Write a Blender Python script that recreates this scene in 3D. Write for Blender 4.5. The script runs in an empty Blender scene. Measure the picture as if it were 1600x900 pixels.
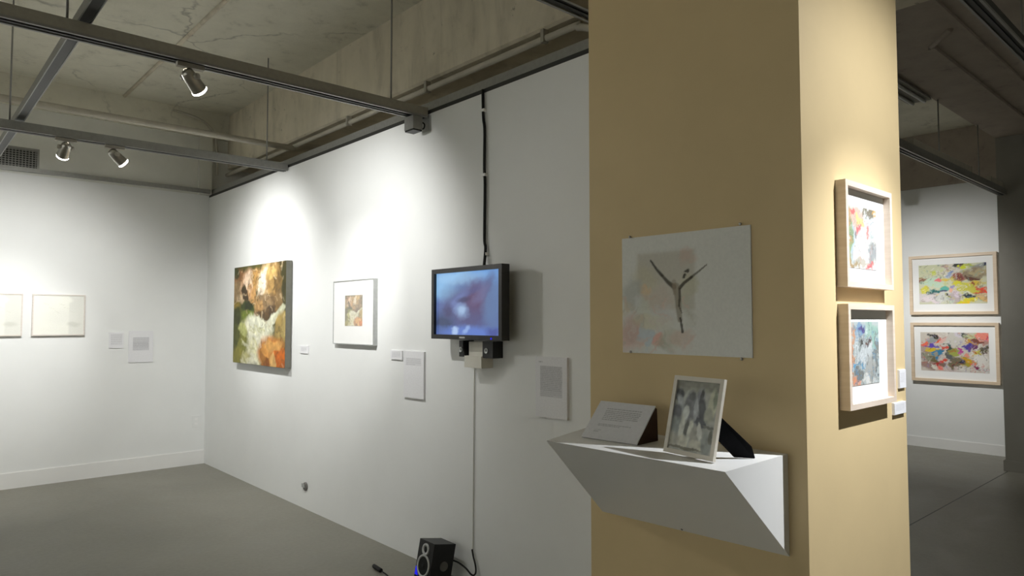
import bpy, bmesh, math, random
import numpy as np
from mathutils import Vector, Matrix

random.seed(7)
rng = np.random.default_rng(11)
sc = bpy.context.scene
COL = sc.collection
R = math.radians

# ------------------------------------------------------------------ camera
CAM_H = 1.52
cd = bpy.data.cameras.new('camera')
cd.sensor_fit = 'HORIZONTAL'; cd.sensor_width = 36.0
cd.lens = 36.0 * 1083.0 / 1600.0
cd.clip_start = 0.05; cd.clip_end = 100
cam = bpy.data.objects.new('camera', cd); COL.objects.link(cam)
cam.location = (0, 0, CAM_H)
cam.rotation_euler = (R(90 + 2.67), 0, R(-41.96))
sc.camera = cam

# ------------------------------------------------------------------ world and exposure
w = bpy.data.worlds.new('world'); sc.world = w; w.use_nodes = True
w.node_tree.nodes['Background'].inputs[0].default_value = (0.9, 0.93, 1.0, 1)
w.node_tree.nodes['Background'].inputs[1].default_value = 0.02
vs = sc.view_settings
vs.view_transform = 'Standard'; vs.look = 'None'; vs.gamma = 1.0; vs.use_curve_mapping = False
vs.exposure = 0.0
LIGHT = 1.0            # overall lamp power

# ------------------------------------------------------------------ main dimensions
XW = 2.55              # white partition on the right
YB = 7.755             # back wall
ZW = 2.86              # top of the partition
ZC = 3.78              # concrete slab
XL, YF = -3.6, -4.6    # the unseen sides of the room
XC0, XC1, YC0, YC1 = 1.80, 2.516, 0.846, 1.599   # ochre column
XF = 9.33              # far wall of the next room

# ------------------------------------------------------------------ materials
def lin(c):
    out = []
    for v in c:
        v = v / 255.0
        out.append(v / 12.92 if v <= 0.04045 else ((v + 0.055) / 1.055) ** 2.4)
    return tuple(out)

def new_mat(name):
    m = bpy.data.materials.new(name); m.use_nodes = True
    nt = m.node_tree
    return m, nt, nt.nodes['Principled BSDF']

def noise(nt, scale, detail=4, rough=0.55, vec=None, dist=0.0):
    n = nt.nodes.new('ShaderNodeTexNoise')
    n.inputs['Scale'].default_value = scale; n.inputs['Detail'].default_value = detail
    n.inputs['Roughness'].default_value = rough; n.inputs['Distortion'].default_value = dist
    if vec is not None: nt.links.new(vec, n.inputs['Vector'])
    return n

def geo_pos(nt):
    return nt.nodes.new('ShaderNodeNewGeometry').outputs['Position']

def obj_pos(nt):
    return nt.nodes.new('ShaderNodeTexCoord').outputs['Object']

def ramp(nt, fac, stops):
    r = nt.nodes.new('ShaderNodeValToRGB')
    e = r.color_ramp.elements
    while len(e) < len(stops): e.new(0.5)
    for k, (p, c) in enumerate(stops):
        e[k].position = p; e[k].color = (*c, 1)
    nt.links.new(fac, r.inputs['Fac'])
    return r.outputs['Color']

def mix(nt, fac, a, b, mode='MIX'):
    n = nt.nodes.new('ShaderNodeMix'); n.data_type = 'RGBA'; n.blend_type = mode
    for sock, v in ((n.inputs['Factor'], fac), (n.inputs[6], a), (n.inputs[7], b)):
        if isinstance(v, (int, float)): sock.default_value = v
        elif isinstance(v, tuple): sock.default_value = (*v, 1)
        else: nt.links.new(v, sock)
    return n.outputs[2]

def math_n(nt, op, a, b=None):
    n = nt.nodes.new('ShaderNodeMath'); n.operation = op
    for k, v in enumerate((a, b)):
        if v is None: continue
        if isinstance(v, (int, float)): n.inputs[k].default_value = v
        else: nt.links.new(v, n.inputs[k])
    return n.outputs[0]

def mapping(nt, vec, scale=(1, 1, 1), rot=(0, 0, 0), loc=(0, 0, 0)):
    n = nt.nodes.new('ShaderNodeMapping')
    n.inputs['Scale'].default_value = scale; n.inputs['Rotation'].default_value = rot; n.inputs['Location'].default_value = loc
    nt.links.new(vec, n.inputs['Vector'])
    return n.outputs[0]

def bump(nt, b, h, strength=0.2, dist=0.01):
    n = nt.nodes.new('ShaderNodeBump')
    n.inputs['Strength'].default_value = strength; n.inputs['Distance'].default_value = dist
    nt.links.new(h, n.inputs['Height']); nt.links.new(n.outputs[0], b.inputs['Normal'])

def paint_mat(name, col, var=0.04, rough=0.6, scale=6, bump_s=0.05, spec=0.3):
    m, nt, b = new_mat(name)
    p = geo_pos(nt)
    n = noise(nt, scale, 5, 0.6, p)
    lo = tuple(c * (1 - var) for c in col); hi = tuple(min(1, c * (1 + var)) for c in col)
    nt.links.new(ramp(nt, n.outputs[0], [(0.3, lo), (0.7, hi)]), b.inputs['Base Color'])
    b.inputs['Roughness'].default_value = rough
    b.inputs['Specular IOR Level'].default_value = spec
    if bump_s:
        bump(nt, b, noise(nt, 90, 3, 0.6, p).outputs[0], bump_s, 0.002)
    return m

def metal_mat(name, col, rough=0.35, metallic=1.0):
    m, nt, b = new_mat(name)
    p = obj_pos(nt)
    n = noise(nt, 40, 3, 0.5, p)
    nt.links.new(ramp(nt, n.outputs[0], [(0.3, tuple(c * 0.88 for c in col)), (0.7, col)]), b.inputs['Base Color'])
    b.inputs['Metallic'].default_value = metallic
    b.inputs['Roughness'].default_value = rough
    return m

def wood_mat(name, c0, c1, rough=0.5, rot=(0, 0, 0)):
    m, nt, b = new_mat(name)
    p = mapping(nt, obj_pos(nt), (3, 3, 30), rot)
    n = noise(nt, 2.0, 5, 0.6, p, 0.6)
    nt.links.new(ramp(nt, n.outputs[0], [(0.25, c0), (0.75, c1)]), b.inputs['Base Color'])
    b.inputs['Roughness'].default_value = rough
    return m

def emit_mat(name, col, strength):
    m, nt, b = new_mat(name)
    b.inputs['Base Color'].default_value = (*col, 1)
    b.inputs['Emission Color'].default_value = (*col, 1)
    b.inputs['Emission Strength'].default_value = strength
    return m

def print_mat(name, rough=0.55, emit=0.0, spec=0.3):
    m, nt, b = new_mat(name)
    a = nt.nodes.new('ShaderNodeVertexColor'); a.layer_name = 'ink'
    if emit:
        b.inputs['Base Color'].default_value = (0.01, 0.01, 0.012, 1)
        nt.links.new(a.outputs[0], b.inputs['Emission Color'])
        b.inputs['Emission Strength'].default_value = emit
    else:
        p = obj_pos(nt)
        n = noise(nt, 120, 3, 0.6, p)
        f = ramp(nt, n.outputs[0], [(0.3, (0.93, 0.93, 0.93)), (0.7, (1, 1, 1))])
        nt.links.new(mix(nt, 1.0, a.outputs[0], f, 'MULTIPLY'), b.inputs['Base Color'])
    b.inputs['Roughness'].default_value = rough
    b.inputs['Specular IOR Level'].default_value = spec
    return m

def concrete_mat(name, base, dark, warm, streak=False, crack=False, rough=0.85):
    m, nt, b = new_mat(name)
    p = geo_pos(nt)
    n1 = noise(nt, 0.9, 6, 0.62, p, 0.3)
    n2 = noise(nt, 5.5, 6, 0.68, p)
    c = ramp(nt, n1.outputs[0], [(0.3, dark), (0.48, base), (0.75, warm)])
    c = mix(nt, 0.55, c, ramp(nt, n2.outputs[0], [(0.28, tuple(v * 0.62 for v in dark)), (0.42, base), (0.8, tuple(min(1, v * 1.12) for v in warm))]))
    if streak:
        s = noise(nt, 1.0, 5, 0.6, mapping(nt, p, (3.0, 3.0, 0.9)), 1.2)
        c = mix(nt, 0.45, c, ramp(nt, s.outputs[0], [(0.3, tuple(v * 0.7 for v in dark)), (0.5, base), (0.7, tuple(min(1, v * 1.2) for v in base))]))
        sp = noise(nt, 11, 4, 0.7, p)
        c = mix(nt, ramp(nt, sp.outputs[0], [(0.66, (0, 0, 0)), (0.74, (0.8, 0.8, 0.8))]), c, tuple(v * 0.45 for v in dark))
    if crack:
        dn = noise(nt, 1.6, 4, 0.6, p)
        vadd = nt.nodes.new('ShaderNodeVectorMath'); vadd.operation = 'MULTIPLY_ADD'
        nt.links.new(dn.outputs['Color'], vadd.inputs[0]); vadd.inputs[1].default_value = (0.75, 0.75, 0.0)
        nt.links.new(mapping(nt, p, (1.0, 1.0, 0.0), (0, 0, 0.5), (0.35, 0.2, 0)), vadd.inputs[2])
        v = nt.nodes.new('ShaderNodeTexVoronoi'); v.feature = 'DISTANCE_TO_EDGE'; v.inputs['Scale'].default_value = 0.62
        nt.links.new(vadd.outputs[0], v.inputs['Vector'])
        line = ramp(nt, v.outputs['Distance'], [(0.0, (0.8, 0.8, 0.8)), (0.006, (0, 0, 0))])
        mask = ramp(nt, noise(nt, 0.8, 2, 0.5, p).outputs[0], [(0.47, (0, 0, 0)), (0.56, (0.7, 0.7, 0.7))])
        f = mix(nt, 1.0, line, mask, 'MULTIPLY')
        c = mix(nt, f, c, tuple(v_ * 0.3 for v_ in dark))
    nt.links.new(c, b.inputs['Base Color'])
    b.inputs['Roughness'].default_value = rough
    b.inputs['Specular IOR Level'].default_value = 0.15
    bump(nt, b, n2.outputs[0], 0.35, 0.02)
    return m

M = {}
M['white_wall'] = paint_mat('white wall paint', (0.79, 0.80, 0.785), 0.015, 0.65, 3, 0.04, 0.25)
M['upper_wall'] = paint_mat('old white paint', (0.72, 0.72, 0.665), 0.07, 0.8, 2.5, 0.1, 0.1)
M['ochre'] = paint_mat('ochre wall paint', (0.66, 0.515, 0.285), 0.03, 0.6, 4, 0.05, 0.25)
M['gloss_white'] = paint_mat('gloss white paint', (0.82, 0.82, 0.80), 0.01, 0.35, 5, 0.0, 0.4)
M['slab'] = concrete_mat('concrete slab', (0.68, 0.655, 0.545), (0.57, 0.545, 0.45), (0.74, 0.715, 0.60), crack=True)
M['beam'] = concrete_mat('board marked concrete', (0.68, 0.62, 0.49), (0.50, 0.455, 0.35), (0.76, 0.70, 0.57), streak=True)
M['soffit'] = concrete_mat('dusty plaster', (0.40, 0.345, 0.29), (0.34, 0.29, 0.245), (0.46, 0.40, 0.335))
M['steel'] = metal_mat('galvanised steel', (0.34, 0.34, 0.32), 0.5, 0.6)
M['steel_brown'] = metal_mat('dull painted steel', (0.40, 0.375, 0.31), 0.6, 0.15)
M['dark_slot'] = metal_mat('dark channel', (0.035, 0.035, 0.033), 0.5, 0.3)
M['chrome'] = metal_mat('brushed nickel', (0.50, 0.48, 0.44), 0.28, 1.0)
M['black'] = paint_mat('black plastic', (0.012, 0.012, 0.012), 0.2, 0.4, 30, 0.0, 0.4)
M['black_soft'] = paint_mat('black velvet card', (0.008, 0.008, 0.009), 0.2, 0.9, 30, 0.05, 0.1)
M['bezel'] = paint_mat('dark grey plastic', (0.022, 0.021, 0.02), 0.15, 0.35, 30, 0.0, 0.4)
M['cone'] = paint_mat('speaker cone', (0.015, 0.017, 0.016), 0.2, 0.7, 30, 0.0, 0.2)
M['silver'] = metal_mat('silver plastic', (0.50, 0.51, 0.50), 0.4, 0.4)
M['badge'] = metal_mat('grey badge', (0.17, 0.16, 0.15), 0.5, 0.1)
M['beige'] = paint_mat('beige plastic', (0.70, 0.68, 0.60), 0.03, 0.45, 10, 0.0, 0.4)
M['paper'] = paint_mat('white board', (0.80, 0.80, 0.81), 0.015, 0.7, 8, 0.0, 0.2)
M['matboard'] = paint_mat('mat board', (0.86, 0.86, 0.84), 0.01, 0.8, 8, 0.0, 0.1)
M['grey_edge'] = paint_mat('grey canvas edge', (0.20, 0.20, 0.17), 0.1, 0.8, 12, 0.05, 0.1)
M['maple'] = wood_mat('pale maple', (0.66, 0.54, 0.43), (0.78, 0.67, 0.56), 0.45)
M['maple_warm'] = wood_mat('warm maple', (0.62, 0.47, 0.32), (0.74, 0.60, 0.44), 0.45)
M['white_wood'] = wood_mat('whitened wood', (0.62, 0.56, 0.50), (0.72, 0.67, 0.62), 0.5)
M['cream_frame'] = wood_mat('cream painted wood', (0.62, 0.58, 0.49), (0.70, 0.66, 0.57), 0.45)
M['brown'] = paint_mat('dark brown leather', (0.045, 0.022, 0.014), 0.2, 0.6, 20, 0.05, 0.2)
M['pipe'] = paint_mat('dusty pale pipe', (0.52, 0.49, 0.41), 0.08, 0.7, 9, 0.0, 0.2)
M['rubber'] = paint_mat('black rubber', (0.01, 0.01, 0.01), 0.1, 0.6, 30, 0.0, 0.3)
M['white_cable'] = paint_mat('white cable', (0.55, 0.55, 0.50), 0.05, 0.5, 30, 0.0, 0.3)
M['grey_cable'] = paint_mat('grey cable', (0.30, 0.30, 0.27), 0.05, 0.5, 30, 0.0, 0.3)
M['print'] = print_mat('printed paper')
M['canvas'] = print_mat('painted canvas', 0.5)
M['screen'] = print_mat('lit screen', 0.2, 1.0)
M['lamp_glow'] = emit_mat('lit lamp glass', (1.0, 0.96, 0.88), 14.0)
M['blue_led'] = emit_mat('blue light', (0.01, 0.012, 1.0), 0.6)
M['tube'] = paint_mat('unlit tube', (0.62, 0.62, 0.58), 0.03, 0.3, 10, 0.0, 0.5)

# floor: sealed concrete with blotches and a saw cut
def floor_mat():
    m, nt, b = new_mat('sealed concrete floor')
    p = geo_pos(nt)
    n1 = noise(nt, 0.7, 6, 0.6, p, 0.4); n2 = noise(nt, 4.0, 6, 0.7, p); n3 = noise(nt, 35, 3, 0.6, p)
    c = ramp(nt, n1.outputs[0], [(0.3, (0.185, 0.178, 0.145)), (0.5, (0.235, 0.225, 0.185)), (0.72, (0.285, 0.275, 0.235))])
    c = mix(nt, 0.35, c, ramp(nt, n2.outputs[0], [(0.3, (0.15, 0.142, 0.115)), (0.5, (0.235, 0.225, 0.185)), (0.75, (0.32, 0.31, 0.27))]))
    c = mix(nt, 0.12, c, ramp(nt, n3.outputs[0], [(0.3, (0.12, 0.12, 0.1)), (0.7, (0.34, 0.33, 0.29))]))
    nt.links.new(c, b.inputs['Base Color'])
    r = ramp(nt, n2.outputs[0], [(0.3, (0.38, 0.38, 0.38)), (0.7, (0.55, 0.55, 0.55))])
    nt.links.new(r, b.inputs['Roughness'])
    b.inputs['Specular IOR Level'].default_value = 0.35
    bump(nt, b, n3.outputs[0], 0.06, 0.003)
    return m
M['floor'] = floor_mat()

# ------------------------------------------------------------------ mesh helpers
def bm_new(): return bmesh.new()

def box(bm, x0, x1, y0, y1, z0, z1, mtx=None):
    vs_ = [bm.verts.new(v) for v in ((x0, y0, z0), (x1, y0, z0), (x1, y1, z0), (x0, y1, z0), (x0, y0, z1), (x1, y0, z1), (x1, y1, z1), (x0, y1, z1))]
    if mtx is not None:
        for v in vs_: v.co = mtx @ v.co
    for f in ((3, 2, 1, 0), (4, 5, 6, 7), (0, 1, 5, 4), (1, 2, 6, 5), (2, 3, 7, 6), (3, 0, 4, 7)):
        bm.faces.new([vs_[k] for k in f])
    return vs_

def bevel(bm, w_=0.004, seg=2):
    es = [e for e in bm.edges if len(e.link_faces) == 2 and e.calc_face_angle(0) > 0.6]
    bmesh.ops.bevel(bm, geom=es, offset=w_, segments=seg, affect='EDGES', profile=0.6)
    return bm

def frame_of(d):
    d = Vector(d).normalized()
    a = Vector((0, 0, 1)) if abs(d.z) < 0.9 else Vector((1, 0, 0))
    u = d.cross(a).normalized(); v = d.cross(u).normalized()
    return u, v

def tube(bm, pts, r, n=10, cap=True):
    pts = [Vector(p) for p in pts]
    rs = r if isinstance(r, (list, tuple)) else [r] * len(pts)
    rings = []
    u = None
    for k, p in enumerate(pts):
        d = (pts[min(k + 1, len(pts) - 1)] - pts[max(k - 1, 0)])
        if d.length < 1e-9: d = Vector((0, 0, 1))
        d.normalize()
        if u is None: u, _ = frame_of(d)
        u = (u - d * u.dot(d)).normalized(); v = d.cross(u)
        rings.append([bm.verts.new(p + (u * math.cos(t) + v * math.sin(t)) * rs[k]) for t in [2 * math.pi * j / n for j in range(n)]])
    for a, b in zip(rings, rings[1:]):
        for j in range(n):
            f = bm.faces.new((a[j], a[(j + 1) % n], b[(j + 1) % n], b[j])); f.smooth = True
    if cap:
        bm.faces.new(rings[0][::-1]); bm.faces.new(rings[-1])

def lathe(bm, prof, origin, axis, n=20, cap=True):
    """prof: list of (distance along axis, radius)"""
    d = Vector(axis).normalized(); u, v = frame_of(d); o = Vector(origin)
    rings = []
    for t, r in prof:
        rings.append([bm.verts.new(o + d * t + (u * math.cos(a) + v * math.sin(a)) * r) for a in [2 * math.pi * j / n for j in range(n)]])
    for a, b in zip(rings, rings[1:]):
        for j in range(n):
            f = bm.faces.new((a[j], b[j], b[(j + 1) % n], a[(j + 1) % n])); f.smooth = True
    if cap:
        bm.faces.new(rings[0]); bm.faces.new(rings[-1][::-1])

def poly_prism(bm, pts2, axis, a0, a1):
    """extrude a polygon; axis 'y': pts are (x,z)"""
    def mk3(p, a):
        return {'x': (a, p[0], p[1]), 'y': (p[0], a, p[1]), 'z': (p[0], p[1], a)}[axis]
    lo = [bm.verts.new(mk3(p, a0)) for p in pts2]; hi = [bm.verts.new(mk3(p, a1)) for p in pts2]
    bm.faces.new(lo); bm.faces.new(hi[::-1])
    n = len(pts2)
    for k in range(n): bm.faces.new((lo[k], hi[k], hi[(k + 1) % n], lo[(k + 1) % n]))

def smooth_path(pts, n=8):
    P = [Vector(p) for p in pts]; out = []
    for k in range(len(P) - 1):
        p0 = P[max(k - 1, 0)]; p1 = P[k]; p2 = P[k + 1]; p3 = P[min(k + 2, len(P) - 1)]
        for j in range(n):
            t = j / n
            out.append(0.5 * ((2 * p1) + (-p0 + p2) * t + (2 * p0 - 5 * p1 + 4 * p2 - p3) * t * t + (-p0 + 3 * p1 - 3 * p2 + p3) * t ** 3))
    out.append(P[-1]); return out

def ob(name, bm, mat, parent=None, fix=True):
    if fix: bmesh.ops.recalc_face_normals(bm, faces=bm.faces)
    me = bpy.data.meshes.new(name); bm.to_mesh(me); bm.free()
    me.materials.append(M[mat] if isinstance(mat, str) else mat)
    o = bpy.data.objects.new(name, me); COL.objects.link(o)
    if parent is not None: o.parent = parent
    return o

def tag(o, label=None, cat=None, group=None, kind=None):
    if label: o['label'] = label
    if cat: o['category'] = cat
    if group: o['group'] = group
    if kind: o['kind'] = kind
    return o

def thing(name, label, cat, loc=(0, 0, 0), rz=0.0, group=None):
    o = bpy.data.objects.new(name, None); COL.objects.link(o)
    o.location = loc; o.rotation_euler = (0, 0, rz); o.empty_display_size = 0.05
    return tag(o, label, cat, group)

def struct(name, bm, mat, label=None, parent=None):
    o = ob(name, bm, mat, parent)
    if parent is None: tag(o, label, None, None, 'structure')
    return o

def boxob(name, b, mat, parent=None, bev=0.0):
    bm = bm_new(); box(bm, *b)
    if bev: bevel(bm, bev)
    return ob(name, bm, mat, parent)

# ------------------------------------------------------------------ the shell of the rooms
bm = bm_new(); box(bm, XL - .2, XF + .2, YF - .2, YB + .2, -0.15, 0.0)
flo = struct('floor', bm, 'floor', 'grey sealed concrete floor of the gallery')
boxob('saw_cut_joint', (4.0, XF, 1.906, 1.914, 0.0, 0.0008), 'dark_slot', flo)

bm = bm_new(); box(bm, XL - .2, XF + .2, YF - .2, YB + .2, ZC, ZC + 0.2)
cei = struct('ceiling', bm, 'slab', 'cracked bare concrete ceiling slab')
bm = bm_new(); tube(bm, [(1.70, YF, ZC - .004), (1.70, YB - .02, ZC - .004)], 0.016, 8)
ob('ceiling_batten', bm, 'beam', cei)

bm = bm_new(); box(bm, XL, XF, YB, YB + .2, 0, 2.87)
struct('wall_back', bm, 'white_wall', 'white back wall of the gallery with two drawings')
bm = bm_new(); box(bm, XL, XF, YB + .004, YB + .2, 2.87, 3.50)
wu = struct('wall_back_upper', bm, 'upper_wall', 'dull painted upper band of the back wall above the steel channel')
bm = bm_new(); box(bm, XL, XF, YB - .03, YB + .2, 3.50, ZC)
struct('beam_back', bm, 'slab', 'bare concrete beam face along the top of the back wall')
bm = bm_new(); box(bm, 2.43, 2.56, YB - .05, YB + .004, 2.87, 3.50)
ob('pilaster', bm, 'upper_wall', wu)

bm = bm_new(); box(bm, XW, XW + .13, 0.92, YB, 0, ZW - .012)
struct('wall_right', bm, 'white_wall', 'long white partition wall with the painting, print and monitor')
bm = bm_new(); box(bm, XW - .002, XW + .10, 0.92, YB - .01, ZW - .012, ZW + .012)
struct('trim_1', bm, 'dark_slot', 'thin black gap strip along the top of the white partition')
bm = bm_new(); box(bm, XW + .02, XW + .10, 0.92, YB - .01, ZW + .012, ZW + .075)
struct('trim_2', bm, 'steel', 'grey steel channel capping the white partition')

# concrete beam above the partition
bm = bm_new()
poly_prism(bm, [(2.74, ZC), (2.74, 3.20), (2.755, 3.185), (3.05, 3.185), (3.05, 2.90), (3.30, 2.90), (3.30, ZC)], 'y', 0.3, YB)
struct('beam_right', bm, 'beam', 'stained concrete beam running above the white partition')
bm = bm_new(); box(bm, 2.735, 3.0, 1.0, YB - .1, 2.88, 3.025)
struct('trim_3', bm, 'beam', 'concrete ledge behind the top of the white partition')

# side and rear walls, out of view
bm = bm_new(); box(bm, XL - .2, XL, YF, YB, 0, ZC)
struct('wall_left', bm, 'white_wall', 'white side wall of the gallery')
bm = bm_new(); box(bm, XL, XF, YF - .2, YF, 0, ZC)
struct('wall_front', bm, 'white_wall', 'white rear wall of the gallery')

# far room
bm = bm_new(); box(bm, XF, XF + .2, YF, YB, 0, 3.13)
struct('wall_far', bm, 'white_wall', 'white far wall behind the ochre column')
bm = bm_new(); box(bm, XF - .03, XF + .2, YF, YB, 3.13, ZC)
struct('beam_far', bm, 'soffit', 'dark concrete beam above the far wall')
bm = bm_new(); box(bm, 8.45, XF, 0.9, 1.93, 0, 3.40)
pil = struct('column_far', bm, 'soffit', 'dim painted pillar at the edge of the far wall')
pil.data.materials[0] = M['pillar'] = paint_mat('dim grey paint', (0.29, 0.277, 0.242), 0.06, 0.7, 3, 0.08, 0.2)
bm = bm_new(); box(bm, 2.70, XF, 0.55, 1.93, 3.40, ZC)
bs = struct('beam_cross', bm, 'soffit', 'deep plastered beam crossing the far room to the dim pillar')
# raised bead round the long soffit panel
for n_, b_ in (('panel_bead', (5.26, 8.44, 1.53, 1.57, 3.375, 3.40)), ('panel_bead', (2.75, 8.44, 1.29, 1.32, 3.380, 3.40))):
    boxob(n_, b_, 'soffit', bs, 0.006)

bm = bm_new(); tube(bm, [(5.26, 1.55, 3.394), (5.03, 1.37, 3.394)], .018, 8); ob('panel_bead', bm, 'soffit', bs)
def baseboard(name, b, label, ax):
    bm = bm_new(); box(bm, *b)
    top = [e for e in bm.edges if all(abs(v.co.z - b[5]) < 1e-6 for v in e.verts)]
    bmesh.ops.bevel(bm, geom=top, offset=0.008, segments=2, affect='EDGES')
    return struct(name, bm, 'gloss_white', label)
baseboard('baseboard_back', (XL, XW - .001, YB - .018, YB, 0, 0.150), 'white baseboard along the back wall', 'x')
baseboard('baseboard_far', (XF - .018, XF, 1.93, YB - .02, 0, 0.125), 'white baseboard along the far wall', 'y')
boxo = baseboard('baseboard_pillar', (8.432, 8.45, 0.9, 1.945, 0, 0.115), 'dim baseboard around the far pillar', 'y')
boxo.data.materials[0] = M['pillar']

# ochre column
bm = bm_new(); box(bm, XC0, XC1, YC0, YC1, 0, ZC); bevel(bm, 0.004, 2)
struct('column', bm, 'ochre', 'square ochre painted column with shelf and framed works')

# ------------------------------------------------------------------ painted sheets: colour worked out per vertex by code
def smooth_noise(nx, ny, cx, cy, r=None):
    g = (r or rng).random((cy + 3, cx + 3))
    x = np.linspace(0, cx, nx); y = np.linspace(0, cy, ny)
    xi = x.astype(int); yi = y.astype(int); fx = x - xi; fy = y - yi
    fx = fx * fx * (3 - 2 * fx); fy = fy * fy * (3 - 2 * fy)
    a = g[np.ix_(yi, xi)]; b = g[np.ix_(yi, xi + 1)]; c = g[np.ix_(yi + 1, xi)]; d = g[np.ix_(yi + 1, xi + 1)]
    return (a * (1 - fx) + b * fx) * (1 - fy)[:, None] + (c * (1 - fx) + d * fx) * fy[:, None]

class Canvas:
    def __init__(s, nx, ny, bg, warp=0.02, seed=1):
        s.nx, s.ny = nx, ny
        s.r = np.random.default_rng(seed)
        u, v = np.meshgrid(np.linspace(0, 1, nx), np.linspace(0, 1, ny))
        s.u0, s.v0 = u, v
        f = lambda k: (smooth_noise(nx, ny, k, k, s.r) - 0.5)
        s.u = u + warp * (1.6 * f(7) + 0.9 * f(17) + 0.6 * f(40)); s.v = v + warp * (1.6 * f(7) + 0.9 * f(17) + 0.6 * f(40))
        s.a = np.empty((ny, nx, 3)); s.a[:] = lin(bg)
    def _put(s, m, col):
        m = np.clip(m, 0, 1)[..., None]; s.a = s.a * (1 - m) + np.array(lin(col)) * m
    def blob(s, u, v, ru, rv, col, ang=0, a=1.0, soft=0.35):
        c, n = math.cos(R(ang)), math.sin(R(ang))
        du, dv = s.u - u, s.v - v
        x = (du * c + dv * n) / ru; y = (-du * n + dv * c) / rv
        d = np.sqrt(x * x + y * y)
        s._put(np.clip((1 - d) / soft + 0.5, 0, 1) * a, col)
    def rect(s, u0, u1, v0, v1, col, a=1.0, soft=0.01, warp=False):
        U, V = (s.u, s.v) if warp else (s.u0, s.v0)
        m = np.minimum.reduce([(U - u0), (u1 - U), (V - v0), (v1 - V)])
        s._put(np.clip(m / soft + 0.5, 0, 1) * a if soft else (m > 0) * a, col)
    def stroke(s, pts, w0, col, a=1.0, w1=None, soft=0.4, warp=True):
        U, V = (s.u, s.v) if warp else (s.u0, s.v0)
        w1 = w0 if w1 is None else w1
        best = np.full(s.u.shape, 9.0); n = len(pts) - 1
        for k in range(n):
            (x0, y0), (x1, y1) = pts[k], pts[k + 1]
            dx, dy = x1 - x0, y1 - y0; L = dx * dx + dy * dy + 1e-12
            t = np.clip(((U - x0) * dx + (V - y0) * dy) / L, 0, 1)
            d = np.hypot(U - x0 - t * dx, V - y0 - t * dy) / (w0 + (w1 - w0) * (k + t) / n)
            best = np.minimum(best, d)
        s._put(np.clip((1 - best) / soft + 0.5, 0, 1) * a, col)
    def grain(s, amp, cx, cy):
        s.a *= (1 + amp * 2 * (smooth_noise(s.nx, s.ny, cx, cy, s.r) - 0.5))[..., None]
    def text(s, u0, u1, v0, v1, lines, col, a=0.5, ragged=0.15):
        p = (v1 - v0) / lines
        for k in range(lines):
            e = u1 - (s.r.random() * ragged if k < lines - 1 else 0.4) * (u1 - u0)
            x = u0
            while x < e:
                wl = (0.03 + 0.07 * s.r.random()) * (u1 - u0)
                s.rect(x, min(x + wl, e), v0 + k * p + 0.15 * p, v0 + k * p + 0.65 * p, col, a, 0.0)
                x += wl + 0.012 * (u1 - u0)
    def build(s, name, wd, ht, y, mat, parent, x=0.0, z=0.0):
        """upright sheet in the local x/z plane, facing local -y, centred on (x, z)"""
        nx, ny = s.nx, s.ny
        X = x + (s.u0 - 0.5) * wd; Z = z + (0.5 - s.v0) * ht
        co = np.stack([X, np.full_like(X, y), Z], -1).reshape(-1, 3)
        idx = np.arange(nx * ny).reshape(ny, nx)
        f = np.stack([idx[1:, :-1], idx[1:, 1:], idx[:-1, 1:], idx[:-1, :-1]], -1).reshape(-1, 4)
        me = bpy.data.meshes.new(name)
        me.from_pydata(co.tolist(), [], f.tolist())
        ca = me.color_attributes.new('ink', 'FLOAT_COLOR', 'POINT')
        rgba = np.ones((nx * ny, 4)); rgba[:, :3] = np.clip(s.a, 0, 1).reshape(-1, 3)
        ca.data.foreach_set('color', rgba.ravel().astype(np.float32))
        me.materials.append(M[mat])
        o = bpy.data.objects.new(name, me); COL.objects.link(o); o.parent = parent
        return o

def frame_rails(bm, wd, ht, face, d0, d1, sunk=None):
    """picture-frame moulding: outer wd x ht, face width, from y=-d1 (front) to y=-d0 (wall)"""
    a, b = wd / 2, ht / 2
    for x0, x1, z0, z1 in ((-a, a, b - face, b), (-a, a, -b, -b + face), (-a, -a + face, -b + face, b - face), (a - face, a, -b + face, b - face)):
        box(bm, x0, x1, -d1, -d0, z0, z1)

RZW = R(-90)
def wall_pos(side, u, z):
    """u is world y on the walls that face -x, world x on those that face -y"""
    return {'right': (XW, u, z), 'back': (u, YB, z), 'colf': (XC0, u, z), 'cols': (u, YC0, z), 'far': (XF, u, z)}[side]
def wall_rot(side): return {'right': RZW, 'back': 0, 'colf': RZW, 'cols': 0, 'far': RZW}[side]

def framed(name, label, cat, side, u, z, wd, ht, dep, face, mat, paint, pw, ph, px=0, pz=0, sunk=0.012, group=None):
    t = thing(name, label, cat, wall_pos(side, u, z), wall_rot(side), group)
    bm = bm_new(); frame_rails(bm, wd, ht, face, 0.0, dep)
    ob('frame', bm, mat, t)
    mt = boxob('mount', (-wd / 2 + face, wd / 2 - face, -dep + sunk, -0.001, -ht / 2 + face, ht / 2 - face), 'matboard', t)
    paint.build('picture', pw, ph, -dep + sunk - 0.0012, 'print', mt, px, pz)
    return t

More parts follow.
